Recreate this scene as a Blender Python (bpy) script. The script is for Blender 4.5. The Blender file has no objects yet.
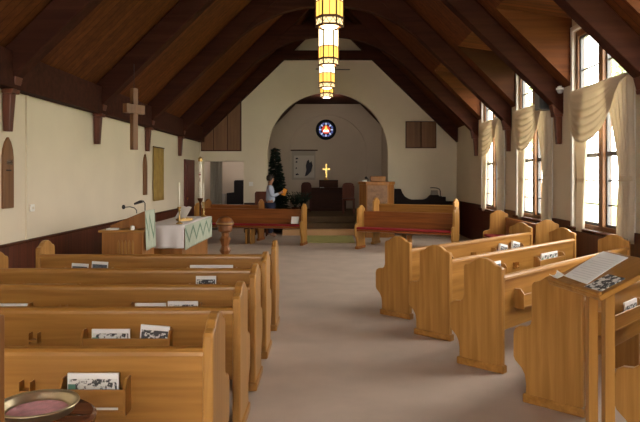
import bpy, bmesh, math, random
from mathutils import Vector, Matrix, geometry
random.seed(7)
C = bpy.context.scene.collection
PI = math.pi
F = 622.0; H = 1.6; VX = 328.0; VY = 177.0
def wx(px, Y): return (px - VX) * Y / F
def wz(py, Y): return H - (py - VY) * Y / F

# ------------------------------------------------------------------ materials
def newmat(name):
    m = bpy.data.materials.new(name); m.use_nodes = True
    nt = m.node_tree; b = nt.nodes['Principled BSDF']
    return m, nt, b
def plain(name, col, rough=.6, metal=0, noise=0, nscale=6, bump=0, bscale=80, spec=.5, stretch=None):
    m, nt, b = newmat(name)
    b.inputs['Roughness'].default_value = rough; b.inputs['Metallic'].default_value = metal
    b.inputs['Specular IOR Level'].default_value = spec
    tc = nt.nodes.new('ShaderNodeTexCoord')
    if noise:
        n = nt.nodes.new('ShaderNodeTexNoise'); n.inputs['Scale'].default_value = nscale; n.inputs['Detail'].default_value = 4
        if stretch:
            mp = nt.nodes.new('ShaderNodeMapping'); mp.inputs['Scale'].default_value = stretch
            nt.links.new(tc.outputs['Object'], mp.inputs[0]); nt.links.new(mp.outputs[0], n.inputs['Vector'])
        else: nt.links.new(tc.outputs['Object'], n.inputs['Vector'])
        r = nt.nodes.new('ShaderNodeValToRGB')
        r.color_ramp.elements[0].position = .3; r.color_ramp.elements[1].position = .7
        r.color_ramp.elements[0].color = tuple(c*(1-noise) for c in col)+(1,)
        r.color_ramp.elements[1].color = tuple(min(1, c*(1+noise)) for c in col)+(1,)
        nt.links.new(n.outputs['Fac'], r.inputs[0]); nt.links.new(r.outputs[0], b.inputs['Base Color'])
    else: b.inputs['Base Color'].default_value = tuple(col)+(1,)
    if bump:
        n2 = nt.nodes.new('ShaderNodeTexNoise'); n2.inputs['Scale'].default_value = bscale; n2.inputs['Detail'].default_value = 3
        nt.links.new(tc.outputs['Object'], n2.inputs['Vector'])
        bp = nt.nodes.new('ShaderNodeBump'); bp.inputs['Strength'].default_value = bump; bp.inputs['Distance'].default_value = .01
        nt.links.new(n2.outputs['Fac'], bp.inputs['Height']); nt.links.new(bp.outputs[0], b.inputs['Normal'])
    return m
def wood(name, c1, c2, axis='Z', rough=.35, fine=22., planks=None, spec=.4, seam=.35):
    """grain runs along axis; planks=(axis, width) draws seams between boards"""
    m, nt, b = newmat(name); L = nt.links
    tc = nt.nodes.new('ShaderNodeTexCoord'); mp = nt.nodes.new('ShaderNodeMapping')
    sc = [fine]*3; sc['XYZ'.index(axis)] = fine*.06; mp.inputs['Scale'].default_value = sc
    L.new(tc.outputs['Object'], mp.inputs[0])
    n = nt.nodes.new('ShaderNodeTexNoise'); n.inputs['Scale'].default_value = 1; n.inputs['Detail'].default_value = 6; n.inputs['Distortion'].default_value = .6
    L.new(mp.outputs[0], n.inputs['Vector'])
    mp2 = nt.nodes.new('ShaderNodeMapping'); sc2 = [9.]*3; sc2['XYZ'.index(axis)] = .35; mp2.inputs['Scale'].default_value = sc2
    L.new(tc.outputs['Object'], mp2.inputs[0])
    n2 = nt.nodes.new('ShaderNodeTexNoise'); n2.inputs['Scale'].default_value = 1; n2.inputs['Detail'].default_value = 2
    L.new(mp2.outputs[0], n2.inputs['Vector'])
    mx = nt.nodes.new('ShaderNodeMix'); mx.inputs[0].default_value = .45
    L.new(n.outputs['Fac'], mx.inputs[2]); L.new(n2.outputs['Fac'], mx.inputs[3])
    r = nt.nodes.new('ShaderNodeValToRGB'); r.color_ramp.elements[0].position = .36; r.color_ramp.elements[1].position = .64
    r.color_ramp.elements[0].color = tuple(c1)+(1,); r.color_ramp.elements[1].color = tuple(c2)+(1,)
    L.new(mx.outputs[0], r.inputs[0]); col = r.outputs[0]
    if planks:
        ax, w = planks
        sp = nt.nodes.new('ShaderNodeSeparateXYZ'); L.new(tc.outputs['Object'], sp.inputs[0])
        dv = nt.nodes.new('ShaderNodeMath'); dv.operation = 'DIVIDE'; dv.inputs[1].default_value = w; L.new(sp.outputs['XYZ'.index(ax)], dv.inputs[0])
        fr = nt.nodes.new('ShaderNodeMath'); fr.operation = 'FRACT'; L.new(dv.outputs[0], fr.inputs[0])
        lt = nt.nodes.new('ShaderNodeMath'); lt.operation = 'LESS_THAN'; lt.inputs[1].default_value = .07; L.new(fr.outputs[0], lt.inputs[0])
        fl = nt.nodes.new('ShaderNodeMath'); fl.operation = 'FLOOR'; L.new(dv.outputs[0], fl.inputs[0])
        wn = nt.nodes.new('ShaderNodeTexWhiteNoise'); wn.noise_dimensions = '1D'; L.new(fl.outputs[0], wn.inputs['W'])
        mr = nt.nodes.new('ShaderNodeMapRange'); mr.inputs['To Min'].default_value = .8; mr.inputs['To Max'].default_value = 1.15; L.new(wn.outputs['Value'], mr.inputs['Value'])
        mm = nt.nodes.new('ShaderNodeMapRange'); mm.inputs['To Min'].default_value = 1; mm.inputs['To Max'].default_value = seam; L.new(lt.outputs[0], mm.inputs['Value'])
        mu = nt.nodes.new('ShaderNodeMath'); mu.operation = 'MULTIPLY'; L.new(mr.outputs[0], mu.inputs[0]); L.new(mm.outputs[0], mu.inputs[1])
        vm = nt.nodes.new('ShaderNodeVectorMath'); vm.operation = 'SCALE'; L.new(col, vm.inputs[0]); L.new(mu.outputs[0], vm.inputs['Scale']); col = vm.outputs[0]
    L.new(col, b.inputs['Base Color']); b.inputs['Roughness'].default_value = rough; b.inputs['Specular IOR Level'].default_value = spec
    return m
def emit(name, col, s):
    m, nt, b = newmat(name); b.inputs['Base Color'].default_value = tuple(c*.5 for c in col)+(1,)
    b.inputs['Emission Color'].default_value = tuple(col)+(1,); b.inputs['Emission Strength'].default_value = s
    return m
def fabric(name, col, trans=.45, scale=120):
    m, nt, b = newmat(name); L = nt.links
    b.inputs['Base Color'].default_value = tuple(col)+(1,); b.inputs['Roughness'].default_value = .9; b.inputs['Specular IOR Level'].default_value = .1
    tr = nt.nodes.new('ShaderNodeBsdfTranslucent'); tr.inputs[0].default_value = tuple(col)+(1,)
    mx = nt.nodes.new('ShaderNodeMixShader'); mx.inputs[0].default_value = trans
    L.new(b.outputs[0], mx.inputs[1]); L.new(tr.outputs[0], mx.inputs[2]); L.new(mx.outputs[0], nt.nodes['Material Output'].inputs[0])
    return m

OAK1, OAK2 = (.26,.115,.022), (.43,.21,.05)
oakX = wood('oak_along', OAK1, OAK2, 'X', .33)
oakZ = wood('oak_upright', (.30,.138,.029), (.48,.245,.066), 'Z', .33)
fontwood = wood('font_wood', (.13,.045,.012), (.22,.08,.022), 'Z', .35)
oakD = wood('oak_darker', (.20,.06,.011), (.33,.105,.021), 'X', .35)
oakDZ = wood('oak_darker_upright', (.24,.095,.02), (.38,.16,.04), 'Z', .35)
walnut = wood('dark_walnut', (.04,.012,.006), (.085,.028,.012), 'Z', .5, spec=.12)
walnutX = wood('dark_walnut_along', (.03,.009,.005), (.06,.02,.01), 'X', .5, spec=.1)
roofwood = wood('roof_boards', (.085,.026,.009), (.15,.047,.014), 'X', .65, 14, ('Y', .14), .12)
beamwood = wood('beam_timber', (.033,.0105,.0065), (.06,.019,.011), 'X', .7, 14, None, .08)
corbelwood = wood('corbel_timber', (.08,.02,.009), (.15,.042,.018), 'Z', .45)
wainwood = wood('wainscot_boards', (.065,.017,.009), (.12,.033,.016), 'Z', .4, 18, ('Y', .11))
wainwoodx = wood('wainscot_boards_shaded', (.03,.011,.008), (.055,.02,.013), 'Z', .45, 18, ('X', .11))  # same boards darkened: shade of the unlit altar wall in the colour
shutter = wood('shutter_wood', (.14,.062,.024), (.21,.095,.037), 'Z', .5)
framewood = wood('window_wood', (.16,.07,.025), (.25,.11,.04), 'Z', .4)
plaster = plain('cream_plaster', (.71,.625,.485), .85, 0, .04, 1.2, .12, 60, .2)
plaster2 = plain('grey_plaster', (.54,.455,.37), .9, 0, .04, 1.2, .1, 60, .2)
carpet = plain('beige_carpet', (.56,.46,.39), .95, 0, .07, 2.5, .5, 320, .1)
greenlight = plain('green_light_tint', (.55,.54,.22), .95, 0, .1, 8, .5, 300, .1)  # greenish light falling on the floor, given as a base colour
treadcar = plain('brown_step_carpet', (.13,.085,.05), .95, 0, .1, 8, .4, 300, .1)
white = plain('white_paint', (.8,.78,.74), .5)
paper = plain('white_paper', (.86,.86,.86), .8, 0, 0)
red = plain('red_cushion', (.30,.012,.018), .85, 0, .1, 20, .2, 200)
pink = plain('pink_felt', (.86,.46,.52), .95, 0, .15, 30, .4, 200)
black = plain('black_metal', (.012,.012,.013), .45)
dark = plain('dark_lacquer', (.018,.012,.012), .35)
brass = plain('brass', (.40,.26,.10), .35, 1)
pewter = plain('worn_brass', (.70,.60,.40), .33, .85)
gold = plain('bright_gold', (.9,.62,.2), .3, .8)
chrome = plain('bright_metal', (.75,.75,.75), .2, 1)
wax = plain('candle_wax', (.88,.84,.72), .6)
skin = plain('skin', (.36,.18,.11), .6); hair = plain('dark_hair', (.02,.012,.008), .6)
shirtm = plain('pale_blue_shirt', (.45,.52,.66), .9); jeans = plain('navy_cloth', (.02,.025,.06), .9)
orange = plain('orange_card', (.75,.28,.02), .6)
fir = plain('fir_needles', (.008,.022,.012), .8, 0, .3, 9)
leafm = plain('fern_leaves', (.012,.03,.014), .7, 0, .3, 9)
bark = plain('bark', (.05,.03,.018), .9, 0, .2, 12)
treeleaf = plain('garden_leaves', (.30,.37,.19), .7, 0, .35, 3)
grass = plain('lawn', (.30,.38,.16), .95, 0, .2, 2)
goldcloth = plain('ochre_cloth', (.34,.22,.055), .9, 0, .18, 7)
curtainm = fabric('cream_drape', (.72,.64,.52), .32)
graycur = plain('grey_drape', (.23,.21,.18), .9)
cloth = plain('white_linen', (.74,.70,.70), .9)
antep1 = plain('green_brocade', (.45,.50,.40), .9); antep2 = plain('pale_brocade', (.60,.66,.55), .9); antep3 = plain('deep_green_brocade', (.15,.24,.17), .9)
glassw = emit('lantern_opal_glass', (1, .82, .50), 2.4)
glassb = emit('lantern_frosted_glass', (1, .88, .68), 9)
glassh = emit('lantern_hem_glass', (1, .72, .34), 1.2)
glassa = emit('lantern_amber_glass', (1, .50, .09), 1.35)
bulbm = emit('lamp_bulb', (1, .82, .58), 110)
lead = plain('lantern_leading', (.10,.05,.02), .4, .6)

def paneglass():
    m = bpy.data.materials.new('window_glass'); m.use_nodes = True; nt = m.node_tree
    nt.nodes.remove(nt.nodes['Principled BSDF'])
    t = nt.nodes.new('ShaderNodeBsdfTransparent'); g = nt.nodes.new('ShaderNodeBsdfGlossy'); g.inputs['Roughness'].default_value = .02
    mx = nt.nodes.new('ShaderNodeMixShader'); mx.inputs[0].default_value = .04
    nt.links.new(t.outputs[0], mx.inputs[1]); nt.links.new(g.outputs[0], mx.inputs[2]); nt.links.new(mx.outputs[0], nt.nodes['Material Output'].inputs[0])
    return m
pane = paneglass()
def printed(name, dens=.5, scale=40):
    m, nt, b = newmat(name); tc = nt.nodes.new('ShaderNodeTexCoord')
    n = nt.nodes.new('ShaderNodeTexNoise'); n.inputs['Scale'].default_value = scale; n.inputs['Detail'].default_value = 3
    nt.links.new(tc.outputs['Object'], n.inputs['Vector'])
    r = nt.nodes.new('ShaderNodeValToRGB'); r.color_ramp.interpolation = 'LINEAR'
    r.color_ramp.elements[0].position = dens-.04; r.color_ramp.elements[1].position = dens+.04
    r.color_ramp.elements[0].color = (.06,.06,.065,1); r.color_ramp.elements[1].color = (.75,.75,.74,1)
    nt.links.new(n.outputs['Fac'], r.inputs[0]); nt.links.new(r.outputs[0], b.inputs['Base Color']); b.inputs['Roughness'].default_value = .7
    return m
printL = printed('light_print', .47, 60); printD = printed('dark_print', .56, 60)
greyprint = plain('grey_print', (.13,.14,.17), .7, 0, .5, 60)

# ------------------------------------------------------------------ mesh building
class MB:
    def __init__(s): s.v = []; s.f = []
    def add(s, vs, fs):
        o = len(s.v); s.v += [tuple(v) for v in vs]; s.f += [tuple(i+o for i in f) for f in fs]; return s
    def box(s, x0, x1, y0, y1, z0, z1):
        return s.add([(x0,y0,z0),(x1,y0,z0),(x1,y1,z0),(x0,y1,z0),(x0,y0,z1),(x1,y0,z1),(x1,y1,z1),(x0,y1,z1)],
                     [(0,3,2,1),(4,5,6,7),(0,1,5,4),(1,2,6,5),(2,3,7,6),(3,0,4,7)])
    def prism(s, loops, a, b, axis):
        """loops of 2D points (first the outline, then holes), extruded along axis from a to b"""
        if not isinstance(loops[0][0], (tuple, list)): loops = [loops]
        def P(p, t):
            if axis == 'X': return (t, p[0], p[1])
            if axis == 'Y': return (p[0], t, p[1])
            return (p[0], p[1], t)
        tri = geometry.tessellate_polygon([[Vector((p[0], p[1], 0)) for p in l] for l in loops])
        flat = [p for l in loops for p in l]; n = len(flat)
        fs = [tuple(t) for t in tri] + [tuple(i+n for i in reversed(t)) for t in tri]
        o = 0
        for l in loops:
            k = len(l)
            for i in range(k):
                j = (i+1) % k; fs.append((o+i, o+j, o+j+n, o+i+n))
            o += k
        return s.add([P(p, a) for p in flat] + [P(p, b) for p in flat], fs)
    def lathe(s, prof, seg=20, c=(0,0,0)):
        vs = []; fs = []; k = len(prof)
        for i in range(seg):
            a = 2*PI*i/seg
            for r, z in prof: vs.append((c[0]+r*math.cos(a), c[1]+r*math.sin(a), c[2]+z))
        for i in range(seg):
            j = (i+1) % seg
            for q in range(k-1): fs.append((i*k+q, j*k+q, j*k+q+1, i*k+q+1))
        return s.add(vs, fs)
    def tube(s, pts, r, seg=8, cap=True):
        pts = [Vector(p) for p in pts]; vs = []; fs = []
        rs = r if isinstance(r, (list, tuple)) else [r]*len(pts)
        up = Vector((0,0,1))
        for i, p in enumerate(pts):
            d = (pts[min(i+1, len(pts)-1)] - pts[max(i-1, 0)]).normalized()
            u = d.cross(up if abs(d.z) < .95 else Vector((1,0,0))).normalized(); w = d.cross(u)
            for q in range(seg):
                a = 2*PI*q/seg; vs.append(p + (u*math.cos(a) + w*math.sin(a))*rs[i])
        for i in range(len(pts)-1):
            for q in range(seg):
                t = (q+1) % seg; fs.append((i*seg+q, i*seg+t, (i+1)*seg+t, (i+1)*seg+q))
        if cap: fs += [tuple(range(seg))[::-1], tuple((len(pts)-1)*seg+q for q in range(seg))]
        return s.add(vs, fs)
    def grid(s, fn, nu, nv):
        vs = [fn(i/nu, j/nv) for i in range(nu+1) for j in range(nv+1)]
        fs = [(i*(nv+1)+j, (i+1)*(nv+1)+j, (i+1)*(nv+1)+j+1, i*(nv+1)+j+1) for i in range(nu) for j in range(nv)]
        return s.add(vs, fs)
    def build(s, name, m, parent=None, loc=None, bevel=0, smooth=False, weld=False, kind=None):
        me = bpy.data.meshes.new(name); bm = bmesh.new()
        vv = [bm.verts.new(v) for v in s.v]
        for f in s.f:
            try: bm.faces.new([vv[i] for i in f])
            except ValueError: pass
        if weld: bmesh.ops.remove_doubles(bm, verts=bm.verts, dist=1e-5)
        bmesh.ops.recalc_face_normals(bm, faces=bm.faces)
        bm.to_mesh(me); bm.free(); me.materials.append(m)
        if smooth:
            for p in me.polygons: p.use_smooth = True
        o = bpy.data.objects.new(name, me); C.objects.link(o)
        if parent: o.parent = parent
        if loc: o.location = loc
        if bevel:
            b = o.modifiers.new('edge', 'BEVEL'); b.width = bevel; b.segments = 2; b.limit_method = 'ANGLE'; b.angle_limit = .7
        if kind: o['kind'] = kind
        return o
def box(*a): return MB().box(*a)
def tag(o, label, cat, group=None):
    o['label'] = label; o['category'] = cat
    if group: o['group'] = group
    return o
def thing(name, label, cat, loc=(0,0,0), rz=0, group=None):
    o = bpy.data.objects.new(name, None); C.objects.link(o); o.empty_display_size = .1
    o.location = loc; o.rotation_euler = (0,0,rz)
    return tag(o, label, cat, group)
def struct(o): o['kind'] = 'structure'; return o
def dup(root, loc, rz=None, label=None):
    r = root.copy(); C.objects.link(r); r.location = loc
    if rz is not None: r.rotation_euler = (0,0,rz)
    if label: r['label'] = label
    for ch in list(root.children):
        c = ch.copy(); C.objects.link(c); c.parent = r
        for g in list(ch.children):
            d = g.copy(); C.objects.link(d); d.parent = c
    return r
def fat(o, t, off=0):
    m = o.modifiers.new('thickness', 'SOLIDIFY'); m.thickness = t; m.offset = off; return o

# ------------------------------------------------------------------ camera
cam = bpy.data.cameras.new('camera'); co = bpy.data.objects.new('camera', cam); C.objects.link(co)
co.location = (0,0,H); co.rotation_euler = (PI/2,0,0)
cam.sensor_width = 36; cam.lens = 36*F/640; cam.shift_x = -8/640; cam.shift_y = -34/640; cam.clip_end = 300
bpy.context.scene.camera = co

# ------------------------------------------------------------------ the shell
W = 3.7; YB = 17.9; YR = -3.2; ZE = 3.0; ZR = ZE + W
WINC = [8.45 + 2.75*k for k in (2, 1, 0, -1)]     # window centres along the right wall, altar end first
WHW = .90                                                   # half width of a window opening
ZS, ZT = .86, 3.78                                          # sill and head
struct(box(-6, 6, YR-.2, 24, -.2, 0).build('floor', carpet))
struct(box(-W-.2, -W, YR-.2, YB+.2, 0, ZE+.05).build('wall_left', plaster))
# right wall rises into a dormer at each window
out = [(YR-.2, 0), (YB+.2, 0), (YB+.2, ZE)]; holes = []
for yc in WINC:
    out += [(yc+.98, ZE), (yc+.98, 4.02), (yc-.98, 4.02), (yc-.98, ZE)]
    holes.append([(yc-WHW, ZS), (yc+WHW, ZS), (yc+WHW, ZT), (yc-WHW, ZT)])
out += [(YR-.2, ZE)]
struct(MB().prism([out]+holes, W, W+.2, 'X').build('wall_right', plaster))
# roof: two slopes, the right one notched by the dormers
XD = ZR - 4.16
mb = MB()
mb.add([(-W-.05,YR-.2,ZE-.05),(0,YR-.2,ZR),(0,YB+.1,ZR),(-W-.05,YB+.1,ZE-.05)], [(0,1,2,3)])
ys = [YR-.2]
for yc in sorted(WINC): ys += [yc-.98, yc+.98]
ys.append(YB+.1)
for i in range(len(ys)-1):
    a, b = ys[i], ys[i+1]
    if i % 2 == 0: mb.add([(W+.05,a,ZE-.05),(0,a,ZR),(0,b,ZR),(W+.05,b,ZE-.05)], [(0,1,2,3)])
    else:
        mb.add([(XD,a,4.16),(0,a,ZR),(0,b,ZR),(XD,b,4.16)], [(0,1,2,3)])
        mb.add([(W,a,4.0),(XD,a,4.16),(XD,b,4.16),(W,b,4.0)], [(0,1,2,3)])
        for q in (a, b): mb.add([(W,q,ZE),(W,q,4.0),(XD,q,4.16)], [(0,1,2)])
struct(mb.build('ceiling', roofwood))
# wall behind the camera with two unseen windows, added to light the foreground
g0 = [(-W,0),(W,0),(W,ZE),(0,ZR),(-W,ZE)]
rw = [[(x-.95,1.0),(x+.95,1.0),(x+.95,4.1),(x-.95,4.1)] for x in (-2.15, 0)]
struct(MB().prism([g0]+rw, YR-.2, YR, 'Y').build('wall_back', plaster))
# altar wall: pointed gable with the round arch and the side-room opening
AR = 1.735; AZ = 2.31; AX = -.01
arch = [(AX-AR,0)] + [(AX-AR*math.cos(PI*k/32), AZ+AR*math.sin(PI*k/32)) for k in range(33)] + [(AX+AR,0)]
OX0, OX1, OZ = -3.60, -2.43, 2.05
outl = [(-W,0),(OX0,0),(OX0,OZ),(OX1,OZ),(OX1,0)] + arch + [(W,0),(W,ZE),(0,ZR),(-W,ZE)]
struct(MB().prism(outl, YB, YB+.22, 'Y').build('wall_front', plaster))
# chancel behind the arch
CZ = .48; YC = 22.0; y0 = YB+.22
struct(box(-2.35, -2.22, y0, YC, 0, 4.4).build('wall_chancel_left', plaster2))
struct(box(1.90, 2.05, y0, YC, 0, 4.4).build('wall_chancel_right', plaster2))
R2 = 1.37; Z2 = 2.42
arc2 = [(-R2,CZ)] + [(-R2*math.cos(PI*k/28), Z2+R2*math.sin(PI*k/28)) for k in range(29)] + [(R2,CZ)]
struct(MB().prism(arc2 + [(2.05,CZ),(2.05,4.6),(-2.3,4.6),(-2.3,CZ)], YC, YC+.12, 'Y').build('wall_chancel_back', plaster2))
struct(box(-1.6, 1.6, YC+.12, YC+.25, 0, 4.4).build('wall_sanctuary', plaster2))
struct(MB().prism([(-2.25,3.05),(-1.13,4.18),(1.13,4.18),(1.95,3.35),(2.05,3.45),(1.2,4.35),(-1.2,4.35),(-2.35,3.15)], y0, YC, 'Y').build('ceiling_chancel', beamwood))
struct(box(-2.22, 1.90, y0, YC+.12, 0, CZ).build('floor_chancel', treadcar))
# side room seen through the opening
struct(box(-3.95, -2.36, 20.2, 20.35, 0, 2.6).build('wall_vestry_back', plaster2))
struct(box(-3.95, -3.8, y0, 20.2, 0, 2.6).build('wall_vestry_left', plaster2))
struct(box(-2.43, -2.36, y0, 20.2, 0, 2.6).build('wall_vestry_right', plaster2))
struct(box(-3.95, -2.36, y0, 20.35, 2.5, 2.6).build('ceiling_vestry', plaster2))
# wainscot, rails, wall plates
struct(box(-W, -W+.03, YR, YB, .0, .80).build('baseboard_left', wainwood))
struct(box(-W, -W+.05, YR, YB, .80, .835).build('trim_1', walnut, bevel=.008))
mb = MB(); prev = YR
for yc in sorted(WINC):
    mb.box(W-.03, W, prev, yc-1.0, 0, .93); mb.box(W-.03, W, yc-1.0, yc+1.0, 0, .80); prev = yc+1.0
mb.box(W-.03, W, prev, YB, 0, .93)
struct(mb.build('baseboard_right', wainwood))
struct(MB().box(AX+AR+.02, W-.03, YB-.03, YB, 0, .86).box(OX1+.02, AX-AR-.02, YB-.03, YB, 0, .86).build('baseboard_front', wainwoodx))
struct(box(-W, -W+.16, YR, YB, 2.60, 3.02).build('trim_2', beamwood, bevel=.01))
for i, (s) in enumerate((-1, 1)):
    struct(box(min(s*.0,s*.09), max(s*.0,s*.09), YR, YB, 6.45, 6.62).build('trim_%d' % (3+i), beamwood))
struct(box(-W+.0, -W+.02, 7.60, 7.65, .835, 2.6).build('trim_5', plaster))
# arch edge mouldings
# steps
struct(box(-1.25, 1.25, 17.0, YB, 0, .16).build('trim_6', plain('tan_step_glow', (.62,.37,.19), .8), bevel=.01))  # step in orange-tan, the warm light on it put into the colour
struct(box(-1.5, 1.5, 17.32, YB, .16, .32).build('trim_7', treadcar, bevel=.01))
struct(box(-1.70, 1.70, 17.62, YB+.22, .32, .48).build('trim_8', treadcar, bevel=.01))
tag(box(-.68, .66, -.75, 1.1, 0, .008).build('light_patch', greenlight, loc=(.0, 15.85, 0)), 'olive green patch of painted light on the floor before the chancel steps', 'light_patch')  # thin slab painted as the patch of coloured light before the steps

# side door in the left wall and shutters on the altar wall
d = struct(box(-W, -W+.045, 15.95, 17.05, 0, 2.06).build('door_1', wood('red_door', (.075,.014,.010), (.13,.026,.016), 'Z', .4), bevel=.005))
box(-W+.045, -W+.06, 16.1, 16.9, .25, 1.0).build('door_panel', d.data.materials[0], d, bevel=.005)
box(-W+.045, -W+.06, 16.1, 16.9, 1.15, 1.9).build('door_panel', d.data.materials[0], d, bevel=.005)
MB().lathe([(0,0),(.03,.0),(.03,.03),(0,.04)], 10).build('door_handle', brass, d, smooth=True).matrix_local = Matrix.Translation((-W+.06, 16.05, 1.05)) @ Matrix.Rotation(PI/2, 4, 'Y')

t = thing('wall_shutter', 'brown double shutter high on the altar wall right of the arch', 'shutter', (2.67, YB, 2.43))
box(-.44,.44,-.05,0,0,.77).build('frame', walnut, t, bevel=.006)
for s in (-1, 1): box(min(s*.02,s*.42), max(s*.02,s*.42), -.07,-.05,.02,.75).build('door', shutter, t, bevel=.006)
t = thing('wall_shutter', 'brown boarded shutter cut off by the roof slope, above the side-room opening', 'shutter', (-3.05, YB, 2.34))
MB().prism([(-.60,0),(.56,0),(.56,1.60),(-.60,.50)], -.04, 0, 'Y').build('frame', walnut, t)
for a, b in ((-.58,-.25),(-.22,.15),(.18,.53)):
    MB().prism([(a,.03),(b,.03),(b,1.03+b-.04),(a,1.03+a-.04)], -.06, -.04, 'Y').build('board', shutter, t)

# ------------------------------------------------------------------ roof trusses
def zin(x): return 2.58 + (W-abs(x))*.97
def truss(Y, label, left_corbel=True):
    t = thing('roof_truss', label, 'roof truss', (0, Y, 0), 0, 'dark timber roof trusses')
    for s in (-1, 1):
        p = [(s*3.69, zin(3.69)), (s*3.69, ZE), (0, ZR-.02), (0, zin(0))]
        MB().prism(p, -.11, .11, 'Y').build('rafter', beamwood, t, bevel=.012)
        mb = MB()
        for za, zb, ha, hb, da, db in ((2.12,2.55,.042,.062,.075,.10), (2.55,2.60,.085,.085,.13,.14), (2.60,2.74,.07,.085,.14,.17)):
            xo = s*3.69
            mb.add([(xo,-ha,za),(xo,ha,za),(xo-s*da,ha,za),(xo-s*da,-ha,za),(xo,-hb,zb),(xo,hb,zb),(xo-s*db,hb,zb),(xo-s*db,-hb,zb)],
                   [(0,1,2,3),(4,5,6,7),(0,1,5,4),(1,2,6,5),(2,3,7,6),(3,0,4,7)])
        mb.build('corbel', corbelwood, t, bevel=.008)
    pts = []
    for k in range(17):
        u = k/16; a, b, c = (2.15, zin(2.15)), (1.25, 5.06), (0, 5.06)
        pts.append(((1-u)**2*a[0]+2*u*(1-u)*b[0]+u*u*c[0], (1-u)**2*a[1]+2*u*(1-u)*b[1]+u*u*c[1]))
    xa = W - (5.34-2.58)/.97
    loop = [(-x, z) for x, z in pts] + [(x, z) for x, z in reversed(pts[:-1])] + [(xa, 5.34), (-xa, 5.34)]
    MB().prism(loop, -.08, .08, 'Y').build('arched_collar', beamwood, t)
    return t
tr0 = truss(7.1, 'dark roof truss nearest the camera, crossing the top right corner of the nearest window')
for Y, lb in ((9.85, 'dark roof truss with the white security camera on its right foot'), (12.6, 'dark roof truss whose right foot comes down between the middle and farthest windows'),
              (15.35, 'dark roof truss with the farthest lantern, last before the altar wall')):
    dup(tr0, (0, Y, 0), None, lb)
t = thing('roof_truss', 'dark truss lying against the altar wall with a straight collar beam', 'roof truss', (0, 17.76, 0), 0, 'dark timber roof trusses')
for s in (-1, 1):
    MB().prism([(s*3.69, zin(3.69)), (s*3.69, ZE), (0, ZR-.02), (0, zin(0))], -.11, .11, 'Y').build('rafter', beamwood, t, bevel=.012)
    MB().prism([(s*1.0,4.95),(s*1.32,4.95),(s*1.0,5.2)], -.11, .11, 'Y').build('brace', beamwood, t)
box(-1.15, 1.15, -.1, .1, 4.95, 5.20).build('collar', beamwood, t, bevel=.01)
MB().lathe([(0,.0),(.05,.01),(.06,.05),(.03,.09),(0,.1)], 14).build('x', white)  # replaced below
bpy.data.objects.remove(bpy.data.objects['x'])

# ------------------------------------------------------------------ windows and curtains
def window(i, yc, full=True):
    w = bpy.data.objects.new('window_%d' % i, None); C.objects.link(w); w.location = (W, yc, 0); struct(w)
    h = WHW
    # casing on the wall face
    mb = MB()
    for s in (-1, 1): mb.box(-.03, .0, min(s*h, s*(h+.075)), max(s*h, s*(h+.075)), ZS-.05, ZT+.08)
    mb.box(-.03, .0, -h, h, ZT, ZT+.08)
    mb.build('casing', white if full else framewood, w, bevel=.006)
    mb = MB()
    for s in (-1, 1): mb.box(.02, .12, min(s*h, s*(h-.09)), max(s*h, s*(h-.09)), ZS, ZT)
    mb.box(.02, .12, -h+.09, h-.09, ZT-.09, ZT).box(.02,.12,-h+.09,h-.09,ZS,ZS+.06)
    mb.build('window_frame', framewood, w, bevel=.006)
    box(.0, .13, -.065, .065, ZS+.06, ZT-.09).build('mullion', framewood, w, bevel=.006)
    box(-.09, .02, -h-.08, h+.08, ZS-.04, ZS).build('window_sill', walnut, w, bevel=.008)
    for s in (-1, 1):
        a, b = sorted((s*.065, s*(h-.09)))
        mb = MB(); mb.box(.05, .10, a, a+.035, ZS+.06, ZT-.09).box(.05, .10, b-.035, b, ZS+.06, ZT-.09)
        for z in (ZS+.06, ZT-.13): mb.box(.05, .10, a, b, z, z+.04)
        mb.box(.045, .105, a, b, 1.88, 1.94)
        for z in (1.22, 1.55, 2.55, 3.18): mb.box(.065, .085, a, b, z-.011, z+.011)
        sa = mb.build('sash', plain('sash_paint', (.10,.10,.11), .5) if 'sash_paint' not in bpy.data.materials else bpy.data.materials['sash_paint'], w, bevel=.003)
        box(.072, .078, a+.02, b-.02, ZS+.08, ZT-.11).build('pane', pane, sa)
    return w
for i, yc in enumerate(WINC): window(i+1, yc)
portals = [((W+.14, yc, (ZS+ZT)/2), (0, PI/2, 0), ZT-ZS, 2*WHW) for yc in WINC]
for i, x in enumerate((-2.15, 0)):  # rear windows out of view, put in for frontal light
    w = bpy.data.objects.new('window_%d' % (7+i), None); C.objects.link(w); w.location = (x, YR, 0); struct(w)
    MB().prism([[(-.95,1),(.95,1),(.95,4.1),(-.95,4.1)], [(-.88,1.07),(-.88,4.03),(-.03,4.03),(-.03,1.07)], [(.03,1.07),(.03,4.03),(.88,4.03),(.88,1.07)]], -.12, -.04, 'Y').build('window_frame', framewood, w)
    box(-.9,.9,-.085,-.08,1.05,4.05).build('pane', pane, w)
    portals.append(((x, YR-.25, 2.55), (PI/2, 0, 0), 1.9, 3.1))

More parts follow.
